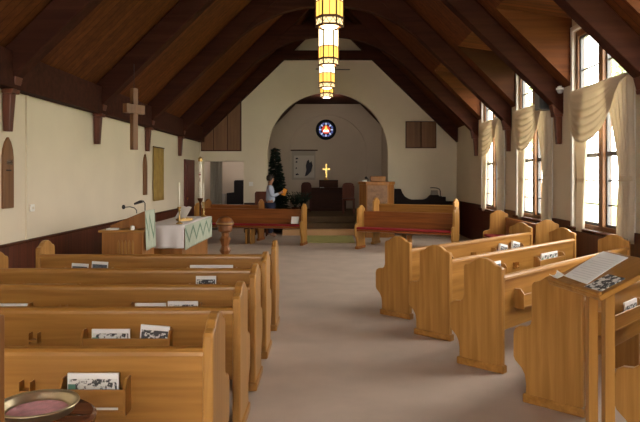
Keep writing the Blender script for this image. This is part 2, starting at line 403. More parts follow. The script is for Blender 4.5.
def lerp(tab, u):
    for (a, x), (b, y) in zip(tab, tab[1:]):
        if u <= b: return x + (y-x)*(u-a)/(b-a)
    return tab[-1][1]
DROP = [(0,.47),(.04,.56),(.083,.63),(.165,.73),(.23,.765),(.3,.78),(.39,.775),(.51,.73),(.58,.67),(.64,.595),(.74,.41),(.82,.19),(.88,.09),(1,.03)]
def curtain(yc, label):
    t = thing('window_curtain', label, 'curtain', (W-.10, yc, 0), 0, 'cream swagged curtains at the right wall')
    zr = 2.84; L = 1.0                     # local y from +L (altar end) to -L+.1
    ya, yb = .75, -1.05
    MB().tube([(0, ya+.03, zr),(0, yb-.03, zr)], .012).build('rod', white, t, smooth=True)
    def sw(u, v):
        d = lerp(DROP, u); y = ya + (yb-ya)*u
        z = zr + .015 - d*v - .0
        k = math.sin(math.pi*min(1, max(0, u/.75)))
        ph = 2*PI*(v*7)
        x = -.035 - .05*k*v**.7 - .014*k*math.sin(ph)*min(1, v*4)
        return (x, y, z + .015*k*v*(1-v)*math.cos(ph))
    o = MB().grid(sw, 48, 40).build('valance', curtainm, t, smooth=True); fat(o, .004)
    def drape(name, top, tie, bot, ztie, zb):
        def fn(u, v):
            z = zr - (zr-zb)*v; zt = (zr-ztie)/(zr-zb)
            if v < zt:
                q = v/zt; q = q*q*(3-2*q); a = top[0]+(tie[0]-top[0])*q; b = top[1]+(tie[1]-top[1])*q
            else:
                q = (v-zt)/(1-zt); q = min(1, q*1.5); a = tie[0]+(bot[0]-tie[0])*q; b = tie[1]+(bot[1]-tie[1])*q
            return (.02 + .03*math.sin(u*PI*11+.4), a+(b-a)*u, z)
        o = MB().grid(fn, 60, 30).build(name, curtainm, t, smooth=True); fat(o, .003)
        ya_, yb_ = tie
        MB().grid(lambda u, v: (.02-.035*math.sin(PI*u)-.012, ya_+(yb_-ya_)*u, ztie-.03+.06*v), 14, 3).build('tieback', curtainm, o, smooth=True)
        return o
    drape('drape', (-1.04, -.40), (-1.07, -.72), (-1.05, -.66), 1.58, .80)
    drape('drape', (.72, .21), (.56, .33), (.58, .39), 1.55, .82)
    return t
cu = curtain(8.45, 'cream swagged curtain at the nearest window')
dup(cu, (W-.10, 11.20, 0), None, 'cream swagged curtain at the middle of the three windows, beside the black speaker')
dup(cu, (W-.10, 13.95, 0), None, 'cream swagged curtain at the window nearest the altar wall')

# ------------------------------------------------------------------ lanterns
def lantern():
    t = thing('pendant_lantern', '', 'lantern', (0,0,0), 0, 'stained glass lanterns down the middle of the roof')
    n = 6; r = .152
    def ring(r0, z): return [(r0*math.cos(2*PI*k/n), r0*math.sin(2*PI*k/n), z) for k in range(n)]
    def band(mb, r0, z0, r1, z1):
        a, b = ring(r0, z0), ring(r1, z1)
        mb.add(a+b, [(k, (k+1)%n, (k+1)%n+n, k+n) for k in range(n)])
    for k in range(n):
        a, b = ring(r, 0)[k], ring(r, 0)[(k+1)%n]
        for nm, z0, z1, m in (('lower_pane', .115, .29, glassa), ('upper_pane', .29, .80, glassw), ('hem_pane', .02, .085, glassh)):
            o = MB().add([(a[0],a[1],z0),(b[0],b[1],z0),(b[0],b[1],z1),(a[0],a[1],z1)], [(0,1,2,3)]).build(nm, m, t); fat(o, .006)
    mb = MB()
    for z0, z1, rr in ((0,.02,.166),(.085,.115,.166),(.285,.298,.160),(.80,.83,.168)):
        band(mb, rr, z0, rr, z1); band(mb, rr-.03, z0, rr-.03, z1); band(mb, rr-.03, z0, rr, z0); band(mb, rr-.03, z1, rr, z1)
    for k in range(n):
        p = ring(r+.004, 0)[k]; mb.tube([(p[0],p[1],0),(p[0],p[1],.83)], .011, 6)
        q = ring(r+.006, 0)[(k+1)%n]
        for j in range(4):
            a_, b_ = j/4, (j+1)/4; za, zb = (.02,.085) if j % 2 == 0 else (.085,.02)
            mb.tube([(p[0]+(q[0]-p[0])*a_, p[1]+(q[1]-p[1])*a_, za), (p[0]+(q[0]-p[0])*b_, p[1]+(q[1]-p[1])*b_, zb)], .0035, 5)
        m_ = ((p[0]+q[0])/2, (p[1]+q[1])/2); mb.tube([(m_[0],m_[1],.115),(m_[0],m_[1],.80)], .004, 5)
    mb.build('leading', lead, t)
    mb = MB(); band(mb, .168, .83, .05, .95); band(mb, .05, .95, .03, 1.0)
    mb.build('cap', lead, t)
    MB().tube([(0,0,.99),(0,0,1.72)], .008, 6).build('hanging_rod', lead, t)
    MB().lathe([(0,-.014),(.05,-.011),(.085,-.004),(.085,.004),(0,.004)], 16).build('bottom_glass', glassb, t, smooth=True)
    MB().lathe([(0,0),(.03,.01),(.045,.04),(.03,.08),(0,.1)], 12, (0,0,.10)).build('bulb', bulbm, t, smooth=True)
    return t
la = lantern()
LP = [(7.1, 329.5, 3.31, 'amber glass lantern nearest the camera, cut off by the top edge'), (9.75, 328.5, 3.345, 'second amber glass lantern from the top, just below the nearest one'),
      (12.4, 327, 3.37, 'third amber glass lantern, above the last and smallest one'), (15.2, 326.7, 3.54, 'smallest and lowest-looking amber lantern, nearest the chancel arch')]
for i, (Y, px, z, lb) in enumerate(LP):
    o = la if i == 0 else dup(la, (0,0,0))
    o.location = (wx(px, Y), Y, z); o['label'] = lb

t = thing('ceiling_fan', 'small dark ceiling fan behind the lanterns, before the arch', 'fan', (.13, 16.7, 4.45))
MB().lathe([(0,0),(.06,.0),(.09,.03),(.09,.10),(.03,.13),(0,.14)], 16).build('motor', dark, t, smooth=True)
MB().tube([(0,0,.13),(0,0,2.2)], .015).build('downrod', dark, t)
for k in range(4):
    a = k*PI/2 + .1
    b = box(.09,.46,-.05,.05,.035,.045).build('blade', dark, t); b.rotation_euler = (0,0,a)

# ------------------------------------------------------------------ pews
def end_prof(s=1., lobe=True):
    p = [(.0,0),(.0,.845),(.012,.862),(.06,.875),(.10,.905),(.15,.925),(.21,.925),(.26,.905),(.30,.875),(.345,.862),(.36,.845),(.36,.60),(.372,.56),(.40,.54)]
    p += [(.455,.535),(.488,.515),(.50,.48),(.50,.315),(.49,.29),(.44,.245),(.415,.20),(.405,.14),(.405,0)]
    return [(a, b*s) for a, b in p]
def pew(label, loc, rz, L, group, s=1., mats=None, racks=(), support=True, seatred=True, holders=(), name='church_pew'):
    oX, oZ = mats or (oakX, oakZ)
    t = thing(name, label, 'pew', loc, rz, group)
    for x in (0, L-.05):
        e = MB().prism(end_prof(s), x, x+.05, 'X').build('end_panel', oZ, t, bevel=.012)
        MB().box(x-.012, x+.062, -.015, .425, 0, .065).build('foot_block', oX, e, bevel=.012)
    a, b = .045, L-.045
    MB().prism([(.03,.36*s),(.055,.36*s),(.05,.775*s),(.018,.775*s)], a, b, 'X').build('backrest', oX, t)
    MB().prism([(-.002,.757*s),(.0,.774*s),(.012,.788*s),(.035,.794*s),(.058,.788*s),(.066,.772*s),(.064,.754*s)], a, b, 'X').build('top_rail', oX, t)
    MB().prism([(.03,.335*s),(.03,.40*s),(.06,.405*s),(.45,.425*s),(.47,.415*s),(.47,.385*s)], a, b, 'X').build('seat', oX, t, bevel=.006)
    if seatred: MB().prism([(.065,.408*s),(.46,.428*s),(.485,.435*s),(.485,.455*s),(.45,.47*s),(.08,.455*s)], a+.005, b-.005, 'X').build('seat_cushion', red, t, bevel=.008)
    if support:
        mb = MB().prism([(.05,0),(.05,.34*s),(.40,.36*s),(.36,.2*s),(.34,0)], L*.5-.02, L*.5+.02, 'X')
        mb.build('support_panel', oZ, t, bevel=.005)
    for x0, x1 in racks:
        r = MB().box(x0, x1, -.055, -.043, .515, .615).box(x0, x1, -.055, .03, .500, .515).build('book_rack', oX, t, bevel=.003)
        for x in (x0-.012, x1):
            MB().prism([(-.06,.495),(-.06,.62),(-.03,.66),(.028,.66),(.03,.495)], x, x+.012, 'X').build('rack_end', oZ, r)
    for x in holders:
        MB().box(x, x+.045, -.028, .03, .585, .60).box(x-.006,x+.0,-.026,.03,.575,.64).box(x+.045,x+.051,-.026,.03,.575,.64).build('cup_holder', oX, t, bevel=.003)
    return t

LL = 2.50; XA = -.542
GL, GR, GC = 'oak pews left of the aisle', 'angled oak pews right of the aisle', 'choir pews before the altar wall'
left = {}
def lx(px, Y): return wx(px, Y) - (XA-LL)
lpew = [(2.93, [(66,127)], [(22,)], 'nearest left-hand pew, right behind the round collection stand'),
        (3.84, [(86,170)], [(31,)], 'second left-hand pew from the camera, with two printed booklets in its rack'),
        (4.65, [(-30,30),(133,200)], [(60,)], 'third left-hand pew from the camera, middle of the left block'),
        (5.47, [(24,79),(190,220)], [], 'fourth left-hand pew from the camera, second from the white table'),
        (6.46, [(66,112),(188,236)], [], 'farthest left-hand pew, directly in front of the pulpit desk and white table')]
for Y, racks, hol, lb in lpew:
    t = pew(lb, (XA-LL, Y, 0), 0, LL, GL, racks=[(lx(a,Y), lx(b,Y)) for a, b in racks], holders=[lx(h[0], Y) for h in hol])
    left[Y] = t
box(lx(96,2.93), lx(122,2.93), -.0585, -.055, .524, .534).build('label_strip', white, left[2.93])

def booklet(label, X, Y, w, h, zb=.516, thick=.012, style='light', tilt=0, group='booklets in the left pew racks', th=0, nm='booklet'):
    """stands in a rack: local x along the rack, y away from the viewer"""
    t = thing(nm, label, 'booklet', (X, Y, zb + w/2*abs(math.sin(tilt))), th, group)
    a = box(-w/2, w/2, -thick/2, thick/2, 0, h).build('pages', paper, t)
    objs = [a]
    if style != 'plain':
        objs.append(box(-w/2+.008, w/2-.008, -thick/2-.0015, -thick/2, .006, h-(.026 if style == 'light' else .03)).build('cover', printL if style == 'light' else (printD if style == 'dark' else greyprint), t))
        if style == 'light':
            objs.append(box(-w/2+.004, -w/2+.038, -thick/2-.003, -thick/2-.0015, .006, h-.05).build('cover_emblem', plain('green_print', (.10,.25,.19), .7) if 'green_print' not in bpy.data.materials else bpy.data.materials['green_print'], t))
    if tilt:
        for o in objs: o.rotation_euler = (0, tilt, 0)
    return t
def lbook(label, Y, p0, p1, ytop, style, tilt=0, dy=0):
    yy = Y-.02-dy; w = (p1-p0)*yy/F; h = wz(ytop, yy)-.516
    booklet(label, wx((p0+p1)/2, yy), yy, w, h, style=style, tilt=tilt)
lbook('white printed booklet in the nearest pew rack, green emblem at its corner', 2.93, 68, 119, 373, 'light')
lbook('white booklet with green emblem, upright in the second pew rack', 3.84, 92, 130, 329, 'light')
lbook('tilted booklet with dark printed cover, right of the green emblem one', 3.84, 139, 168, 326.5, 'dark', .08)
lbook('blank white paper in the third pew, cut by the left picture edge', 4.65, -20, 28.5, 303.5, 'plain')
lbook('thin white leaflet in the third pew rack, left of its twin', 4.65, 135, 166, 303, 'plain')
lbook('thin white leaflet with grey print in the third pew rack, right of its twin', 4.65, 168, 198, 301, 'light')
lbook('long white folder in the fourth pew rack on the left', 5.47, 26, 77, 284, 'plain')
lbook('small booklet with dark picture in the fourth pew rack near the aisle', 5.47, 196, 216, 276, 'dark')
lbook('small grey booklet in the farthest left pew, left of a matching one', 6.46, 71, 87.5, 264, 'grey', .06)
lbook('small grey booklet in the farthest left pew, tilted, right of a matching one', 6.46, 91, 107, 262, 'grey', .06)
lbook('long white folder in the farthest left pew rack below the carved font', 6.46, 190, 233, 265, 'plain')

RA = math.radians(45.8); cR, sR = math.cos(RA), math.sin(RA)
right = {}
rp = [('A', .915, 6.97, 3.0, [(1.85,2.6),(.45,.8)], 'farthest of the angled right-hand pews, below the middle window'),
      ('B', 1.183, 6.045, 3.0, [(.72,1.02),(1.83,2.5)], 'second farthest angled right-hand pew, with a row of white booklets'),
      ('C', 1.413, 5.05, 3.0, [(.27,.80)], 'angled right-hand pew just beyond the one beside the reading stand'),
      ('D', 1.69, 4.13, 2.55, [(.30,1.02)], 'angled right-hand pew whose end panel stands beside the reading stand'),
      ('E', 1.975, 3.17, 2.2, [], 'nearest right-hand pew, only its end lobe showing in the bottom right corner')]
for k, x, y, L, racks, lb in rp:
    right[k] = pew(lb, (x, y, 0), RA, L, GR, racks=racks, holders={'A': [1.33], 'B': [1.32]}.get(k, []))
def rbook(k, label, s, w, ztop, style, tilt=0, thick=.014):
    x, y = [(q[1], q[2]) for q in rp if q[0] == k][0]
    booklet(label, x+s*cR+.022*sR, y+s*sR-.022*cR, w, ztop-.516, style=style, th=RA, tilt=tilt, group='booklets in the right pew racks', thick=thick)
rbook('A', 'dark covered book leaning in the farthest right pew rack, left of its twin', 2.05, .2, .67, 'dark', .2, .03)
rbook('A', 'dark covered book leaning in the farthest right pew rack, right of its twin', 2.40, .2, .68, 'dark', .2, .03)
rbook('B', 'white booklet just behind the peak of a right pew end', .86, .17, .70, 'grey')
for i, s in enumerate((2.06, 2.20, 2.34)):
    rbook('B', ('leftmost', 'middle', 'rightmost')[i] + ' of three white booklets in a row on the right pew rack', s-.06, .15, .685, 'light')
rbook('D', 'white booklet seen between the two reading stand posts', .42, .16, .66, 'grey')
rbook('D', 'large white edged booklet right of the reading stand posts', .84, .26, .665, 'dark')

# pew along the right wall, facing the centre
pew('short pew along the right wall under the middle window, facing the centre', (3.56, 9.58, 0), PI/2, 2.75, GC, 1.02, mats=(oakD, oakZ))
tag(MB().box(-.15,.15,-.015,.015,0,.24).build('folder', black, loc=(3.42, 10.95, .475), bevel=.004), 'black folder standing on the seat of the right wall pew', 'folder').rotation_euler = (.12, 0, PI/2)

# choir pews facing the camera: local x runs from the pew's own left
r1 = math.radians(180-13)
def choir(label, pr, rz, L, s, mats, support=True):
    return pew(label, (pr[0], pr[1], 0), rz, L, GC, s, mats, support=False)
a1 = math.radians(-13)
# right rear corner of the left choir pew is its own start
p = choir('front choir pew left of the chancel steps, red cushion, booklet on its seat', (-.50, 14.87), PI+a1, 2.75, 1.05, (oakD, oakZ))
for x in (1.28, 1.40): box(x, x+.03, .08, .36, 0, .35).build('support_panel', oakZ, p)
choir('rear choir pew left of the steps, mostly hidden behind the front one', (-1.63, 15.95), PI+a1, 1.5, 1.12, (oakD, oakDZ))
a2 = math.radians(27)
dx, dy = math.cos(a2), -math.sin(a2)
sx, sy = .80, 14.15
p = choir('front choir pew right of the chancel steps with a red seat cushion', (sx+2.22*dx, sy+2.22*dy), PI-a2, 2.22, 1.05, (oakD, oakZ))
for x in (1.02, 1.16): box(x, x+.03, .08, .36, 0, .35).build('support_panel', oakZ, p)
choir('rear choir pew right of the steps, golden back showing over the front one', (1.22+2.0*dx, 15.15+2.0*dy), PI-a2, 2.0, 1.2, (oakX, oakZ))
tag(MB().box(-.09,.09,-.01,.01,0,.17).build('booklet', paper, loc=(-.78, 14.62, .50)), 'small white booklet on the red seat of the left choir pew', 'booklet').rotation_euler = (-.25, 0, a1)

# ------------------------------------------------------------------ lectern at right
LC = Vector((1.37, 3.10, 0))
P0 = Vector((1.25, 2.87, 1.05)); PL = Vector((1.17, 3.32, 1.05))
e = (PL-P0).normalized(); u = Vector((e.y, -e.x, 0)); tl = math.radians(24)
asc = u*math.cos(tl) + Vector((0,0,1))*math.sin(tl); nrm = e.cross(asc); nrm = nrm if nrm.z > 0 else -nrm
# orthonormal board frame: x along asc, y along e
Mb = Matrix((( asc.x, e.x, nrm.x, P0.x-LC.x), (asc.y, e.y, nrm.y, P0.y-LC.y), (asc.z, e.z, nrm.z, P0.z), (0,0,0,1)))
t = thing('reading_stand', 'oak reading stand with a sloping top on two square posts', 'lectern', LC)
o = box(0, .37, 0, .457, -.028, 0).build('sloping_top', oakX, t, bevel=.006); o.matrix_local = Mb
lg = box(.0, .022, 0, .457, .0, .014).build('book_ledge', oakX, t, bevel=.004); lg.matrix_local = Mb
for k, q in ((1, .06), (-1, -.075)):
    c = e*q; cx, cy = c.x-.02, c.y
    MB().prism([(-.024,-.024),(.024,-.024),(.024,.024),(-.024,.024)], .05, 1.10, 'Z').build('post', oakZ, t, loc=(cx, cy, 0), bevel=.004)
box(-.22,.22,-.16,.16,0,.05).build('base', oakX, t, bevel=.01).rotation_euler = (0,0,math.atan2(e.y, e.x)+PI/2)
def onboard(o): 
    M = Mb.copy(); M[0][3] += LC.x; M[1][3] += LC.y; o.matrix_world = M; return o
rr = bpy.data.objects
t = thing('paper_sheets', 'printed white sheets lying on the sloping reading stand', 'papers'); onboard(t)
MB().grid(lambda a, b: (.052+.285*a + .012*b, .165+.222*b + .05*a, .006+.004*math.sin(a*3)), 10, 6).build('sheet', paper, t); fat(t.children[0], .003)
o = MB()
for k in range(11):
    a = .075 + .02*k
    o.add([(a,.19+.03*k/11,.0135),(a+.006,.19+.03*k/11,.0135),(a+.006,.36+.03*k/11-.04*(k%3==0),.0135),(a,.36+.03*k/11-.04*(k%3==0),.0135)], [(0,1,2,3)])
o.build('printed_lines', plain('faint_print', (.72,.72,.73), .8), t)
t = thing('leaflet', 'dark patterned leaflet lying on the near corner of the reading stand', 'leaflet'); onboard(t)
box(.03,.17,.03,.155,.001,.006).build('cover', printed('leaflet_print', .50, 45), t)
t = thing('scrap_paper', 'small curled white paper on the left corner of the reading stand', 'paper'); onboard(t)
MB().grid(lambda a, b: (.025+.05*a, .40+.06*b, .004+.018*(a-.5)**2*4*b), 6, 4).build('sheet', paper, t); fat(t.children[0], .002)

# ------------------------------------------------------------------ collection stand and plate at lower left
t = thing('round_stand', 'dark polished round-topped stand at the bottom left corner', 'stand', (-1.12, 2.33, 0))
MB().lathe([(0,.655),(.20,.655),(.235,.665),(.238,.69),(.225,.70),(0,.70)], 40).build('top', wood('mahogany', (.10,.03,.012), (.19,.062,.022), 'X', .25), t, smooth=False)
MB().lathe([(0,.04),(.05,.05),(.035,.2),(.045,.4),(.03,.58),(.06,.655)], 20).build('column', walnut, t, smooth=True)
MB().lathe([(0,0),(.2,0),(.2,.025),(.08,.05),(0,.06)], 30).build('foot', walnut, t)
t = thing('offering_plate', 'brass offering plate with pink felt lining on the round stand', 'plate', (-1.112, 2.38, .70))
MB().lathe([(0,.003),(.114,.003),(.124,.010),(.130,.032),(.135,.036),(.150,.038),(.152,.035),(.150,.032),(.138,.028),(.130,0),(0,0)], 56).build('dish', pewter, t, smooth=True)
MB().lathe([(0,.008),(.108,.008),(.113,.003)], 40).build('felt_lining', pink, t)
t = thing('wooden_stand', 'upright oak board cut by the left picture edge', 'stand', (-1.076, 1.93, 0))
box(-.06,.064,-.02,.02,.03,1.17).build('board', oakDZ, t, bevel=.005)
box(-.12,.08,-.12,.12,0,.03).build('foot', oakDZ, t, bevel=.005)

# ------------------------------------------------------------------ pulpit desk with green hanging (left)
def zig(mb_n, P, nz, w, z0, z1): pass
t = thing('pulpit_desk', 'oak reading desk with carved lancets, standing left of the white table', 'lectern', (-2.75, 8.3, 0))
box(-.27,.27,0,.58,0,.86).build('body', oakDZ, t, bevel=.006)
box(-.31,.28,-.02,.60,.86,.89).build('shelf', oakX, t, bevel=.006)
MB().prism([(-.25,.89),(.27,.89),(.27,1.12),(.25,1.14),(-.25,.93)], .25, .56, 'Y').build('sloping_desk', oakDZ, t, bevel=.005)
mb = MB()
for k in range(5):
    x = -.06 + k*.048
    mb.prism([(x,.42),(x+.03,.42),(x+.03,.72),(x+.015,.76),(x,.72)], -.012, 0, 'Y')
mb.build('carved_lancets', oakZ, t)
tag(box(-.07,.07,-.05,.05,0,.02).build('papers', paper, loc=(-2.90, 8.38, .89)), 'white papers lying on the low shelf of the oak reading desk', 'papers')
tag(MB().lathe([(0,0),(.03,0),(.03,.05),(0,.06)], 10).build('cup', white, loc=(-2.63, 8.36, .89)), 'small white cup on the low shelf of the oak reading desk', 'cup')
# antependium: built as a real cloth, folded over the desk front
def brocade(nm, lab, origin, fn, nz, w, h):
    t = thing(nm, lab, 'altar cloth', origin)
    MB().grid(lambda a, b: fn(a, b, 0), 24, 10).build('cloth', antep1, t, smooth=True); fat(t.children[0], .006)
    for col, a0, ww in ((antep3, .0, .33), (antep2, 1.0, .10)):
        mb = MB()
        for k in range(nz*2):
            u0, u1 = k/(nz*2), (k+1)/(nz*2); lo, hi = (0, 1) if k % 2 == 0 else (1, 0)
            vs = []
            for i in range(7):
                q = i/6; uu = u0+(u1-u0)*q; vv = lo+(hi-lo)*q
                vs.append((uu, .06+.86*min(1, max(0, vv*(1-ww)+a0*0))))
            for (x0, y0_), (x1, y1_) in zip(vs, vs[1:]):
                wv = ww*.5; off = a0*.35
                def cl(v): return min(.99, max(.01, v))
                mb.add([fn(x0, cl(y0_+off), 1), fn(x1, cl(y1_+off), 1), fn(x1, cl(y1_+off+wv), 1), fn(x0, cl(y0_+off+wv), 1)], [(0,1,2,3)])
        mb.build('zigzag_trim', col, t)
    return t
brocade('desk_hanging', 'narrow green zigzag cloth hanging over the reading desk front', (-2.75, 8.3, 0),
        lambda a, b, k: (.285+.004*k+.008*math.sin(a*9)+.02*b, .08+.44*a+ .03*(a-.5)*b, 1.145-.53*b), 2, 1, 1)
t = thing('microphone', 'gooseneck microphone curving left over the oak reading desk', 'microphone', (-2.63, 8.55, 1.10))
MB().tube([(0,0,0),(.0,0,.04),(-.03,0,.075),(-.09,0,.09),(-.16,0,.085)], .006).build('gooseneck', black, t, smooth=True)
MB().lathe([(0,0),(.02,.01),(.026,.035),(.015,.06),(0,.065)], 12, (-.18,0,.055)).build('microphone_head', black, t, smooth=True)
t = thing('desk_lamp', 'small black reading lamp above the green desk hanging', 'lamp', (-2.53, 8.6, 1.135))
MB().tube([(0,0,0),(0,0,.10),(-.015,0,.125),(-.05,0,.12)], .007).build('arm', black, t, smooth=True)
MB().prism([(-.14,.08),(-.03,.11),(-.025,.14),(-.06,.145),(-.145,.105)], -.04, .04, 'Y').build('lamp_shade', dark, t, bevel=.006)

# ------------------------------------------------------------------ communion table
T0 = Vector((-2.16, 9.33)); T1 = Vector((-2.17, 11.5)); TZ = .88; TW = .60
t = thing('communion_table', 'long oak communion table under white linen beside the left wall', 'table', (-2.46, 10.42, 0))
box(-.30,.285,-1.08,1.08,.83,.865).build('table_top', oakX, t, bevel=.005)
box(-.25,.25,-1.0,1.0,.06,.83).build('body', oakDZ, t, bevel=.005)
box(-.29,.28,-1.05,1.05,0,.06).build('plinth', oakDZ, t, bevel=.005)
def linen():
    mb = MB(); x0, x1, ya, yb, z, d = -.315, .30, -1.095, 1.095, .872, .34
    mb.grid(lambda a, b: (x0+(x1-x0)*a, ya+(yb-ya)*b, z), 8, 24)
    mb.grid(lambda a, b: (x0+(x1-x0)*a, ya-.012*math.sin(a*17)*b-.012*b, z-d*b), 40, 8)
    mb.grid(lambda a, b: (x0+(x1-x0)*a, yb+.008*math.sin(a*22)*b, z-d*b), 40, 8)
    mb.grid(lambda a, b: (x1+.006*b, ya+(yb-ya)*a, z-.05*b), 30, 2)
    o = mb.build('tablecloth', cloth, loc=(-2.46, 10.42, 0), smooth=True, weld=True); fat(o, .004, 1); return o
tag(linen(), 'white linen cloth over the communion table, hanging at its near end', 'tablecloth')
brocade('green_runner', 'wide green runner with pale zigzags along the white table', (-2.16, 9.34, 0),
        lambda a, b, k: (.012+.004*k+.003*math.sin(a*26), 2.14*a+.01, .872-.37*b), 4, 1, 1)
def candle(label, X, Y, zt, sc=1):
    t = thing('candlestick', label, 'candlestick', (X, Y, .882), 0, 'brass candlesticks on the white table')
    MB().lathe([(0,0),(.052,0),(.052,.012),(.02,.03),(.012,.06),(.022,.085),(.010,.11),(.010,.19),(.024,.21),(.012,.225),(.03,.25),(.03,.262),(.012,.262),(0,.262)], 18).build('holder', brass, t, smooth=True)
    MB().lathe([(0,.26),(.011,.26),(.010,zt-.882),(.003,zt-.876),(0,zt-.874)], 12).build('candle', wax, t, smooth=True)
candle('brass candlestick with tall white taper on the near end of the white table', -2.27, 9.5, 1.51)
candle('brass candlestick with tall white taper on the far end of the white table', -2.26, 11.3, 1.48)
t = thing('open_bible', 'open white-paged bible on a small brass stand on the white table', 'bible', (-2.38, 10.3, .878), math.radians(-42))
MB().prism([(-.10,0),(.10,0),(.12,.03),(.0,.05),(-.12,.03)], -.06, .06, 'X').build('stand', brass, t)
for s in (-1, 1):
    MB().grid(lambda a, b: (s*.15*a, -.08+.12*b, .045+.18*b+.012*math.sin(a*PI)), 8, 4).build('page', paper, t, smooth=True)
    fat(t.children[-1], .012)
t = thing('paschal_candle', 'tall thick cream candle on a floor stand behind the white table', 'candle', (wx(200.3, 13.3), 13.3, 0))
MB().lathe([(0,0),(.14,0),(.14,.03),(.03,.06),(.02,.5),(.035,.55),(.02,.6),(.02,1.05),(.06,1.12),(.06,1.15),(0,1.15)], 20).build('floor_stand', walnut, t, smooth=True)
MB().lathe([(0,1.15),(.036,1.15),(.036,1.96),(0,1.97)], 18).build('candle', wax, t, smooth=True)
MB().lathe([(.037,1.93),(.045,1.93),(.045,2.0),(.02,2.03),(0,2.04)], 18).build('follower', brass, t)
for z in (1.5, 1.62): box(-.006,.006,-.039,-.036,z,z+.09).build('red_mark', red, t)
MB().box(-.022,.022,-.039,-.036,1.645,1.66).build('red_mark', red, t)

# font
t = thing('baptismal_font', 'carved wooden font with domed lid standing behind the left pews', 'font', (wx(225, 9.5), 9.5, 0))
MB().lathe([(0,.0),(.17,0),(.17,.05),(.13,.08),(.07,.12),(.05,.2),(.075,.3),(.055,.42),(.09,.48),(.055,.55),(.07,.60),(.09,.655),(.06,.70),(.06,.75),(.10,.77)], 8).build('pedestal', fontwood, t)
MB().lathe([(0,.77),(.10,.77),(.112,.79),(.112,.86),(.135,.87),(.135,.895),(.0,.895)], 24).build('bowl', fontwood, t, smooth=False)
MB().lathe([(.132,.895),(.135,.905),(.125,.925),(.10,.965),(.05,.995),(0,1.0)], 24).build('lid', fontwood, t, smooth=True)
MB().lathe([(.134,.885),(.139,.888),(.139,.898),(.134,.90)], 24).build('metal_band', brass, t, smooth=True)

# ------------------------------------------------------------------ left wall pieces
def plaque(label, y):
    pts = [(-.115,0),(.115,0),(.115,.60),(.10,.68),(.06,.76),(0,.82),(-.06,.76),(-.10,.68),(-.115,.60)]
    t = thing('memorial_board', label, 'plaque', (-W, y, 1.24), 0, 'pointed wooden boards on the left wall')
    MB().prism(pts, 0, .03, 'X').build('board', shutter, t, bevel=.006)
    return t
pl = plaque('pointed wooden board with metal letters, at the left picture edge', 7.155)
mb = MB()
for k in range(3):
    y = -.05+k*.045; mb.box(.03,.036,y,y+.008,.50,.56).box(.03,.036,y+.02,y+.028,.50,.56).box(.03,.036,y,y+.028,.525,.533)
mb.build('metal_letters', chrome, pl)
mb = MB()
for k in range(5): mb.box(.03,.035,-.06+k*.024,-.046+k*.024,.43,.445)
mb.build('small_lettering', dark, pl)
plaque('pointed wooden board beside the ochre hanging', 12.53)
t = thing('wall_hanging', 'ochre cloth hanging on the left wall beyond the cross', 'wall hanging', (-W, 13.5, 1.09))
MB().grid(lambda a, b: (.025+.006*math.sin(a*15), -.41+.82*a, 1.15*b), 24, 8).build('cloth', goldcloth, t, smooth=True); fat(t.children[0], .006)
MB().tube([(.03,-.43,1.15),(.03,.43,1.15)], .012).build('rod', walnut, t)
t = thing('hanging_cross', 'plain wooden cross hung from the roof on a wire at the left', 'cross', (-3.0, 9.62, 2.02), math.radians(65))
box(-.052,.052,-.035,.035,0,.95).build('upright', shutter, t, bevel=.005)
box(-.20,.20,-.042,.042,.56,.70).build('crossbar', shutter, t, bevel=.005)
MB().tube([(0,0,.95),(0,0,1.33)], .004, 6).build('wire', dark, t)
t = thing('thermostat', 'small white thermostat box on the left wall above the wainscot', 'thermostat', (-W, 7.75, 1.17))
box(0,.025,-.05,.05,0,.09).build('cover', white, t, bevel=.006); box(.025,.03,-.02,.02,.03,.06).build('dial', plaster, t)
t = thing('switch_plate', 'pale switch plate on the altar wall left of the arch', 'switch', (wx(251, YB), YB, 1.34))
box(-.06,.06,-.012,0,0,.12).build('plate', white, t, bevel=.004); box(-.01,.01,-.02,-.012,.04,.08).build('toggle', white, t)

# right wall fittings
t = thing('security_camera', 'small white dome camera on the roof timber beside the nearest curtain', 'camera', (wx(562,9.6), 9.68, wz(93,9.6)))
MB().lathe([(0,.0),(.03,.005),(.048,.035),(.05,.06)], 18).build('dome', plain('smoked_dome', (.35,.35,.36), .15), t, smooth=True)
MB().lathe([(.05,.06),(.06,.06),(.06,.09),(.0,.09)], 18).build('housing', white, t, smooth=False)
box(-.02,.02,-.02,.06,.09,.12).build('bracket', white, t)
t = thing('wall_speaker', 'black loudspeaker box high on the right wall beside the timber corbel', 'speaker', (3.56, 10.12, 2.69))
box(-.15,.11,-.13,.13,0,.30).build('cabinet', black, t, bevel=.01)
box(-.158,-.15,-.11,.11,.02,.28).build('grille', dark, t); box(.1,.14,-.03,.03,.1,.2).build('bracket', black, t)

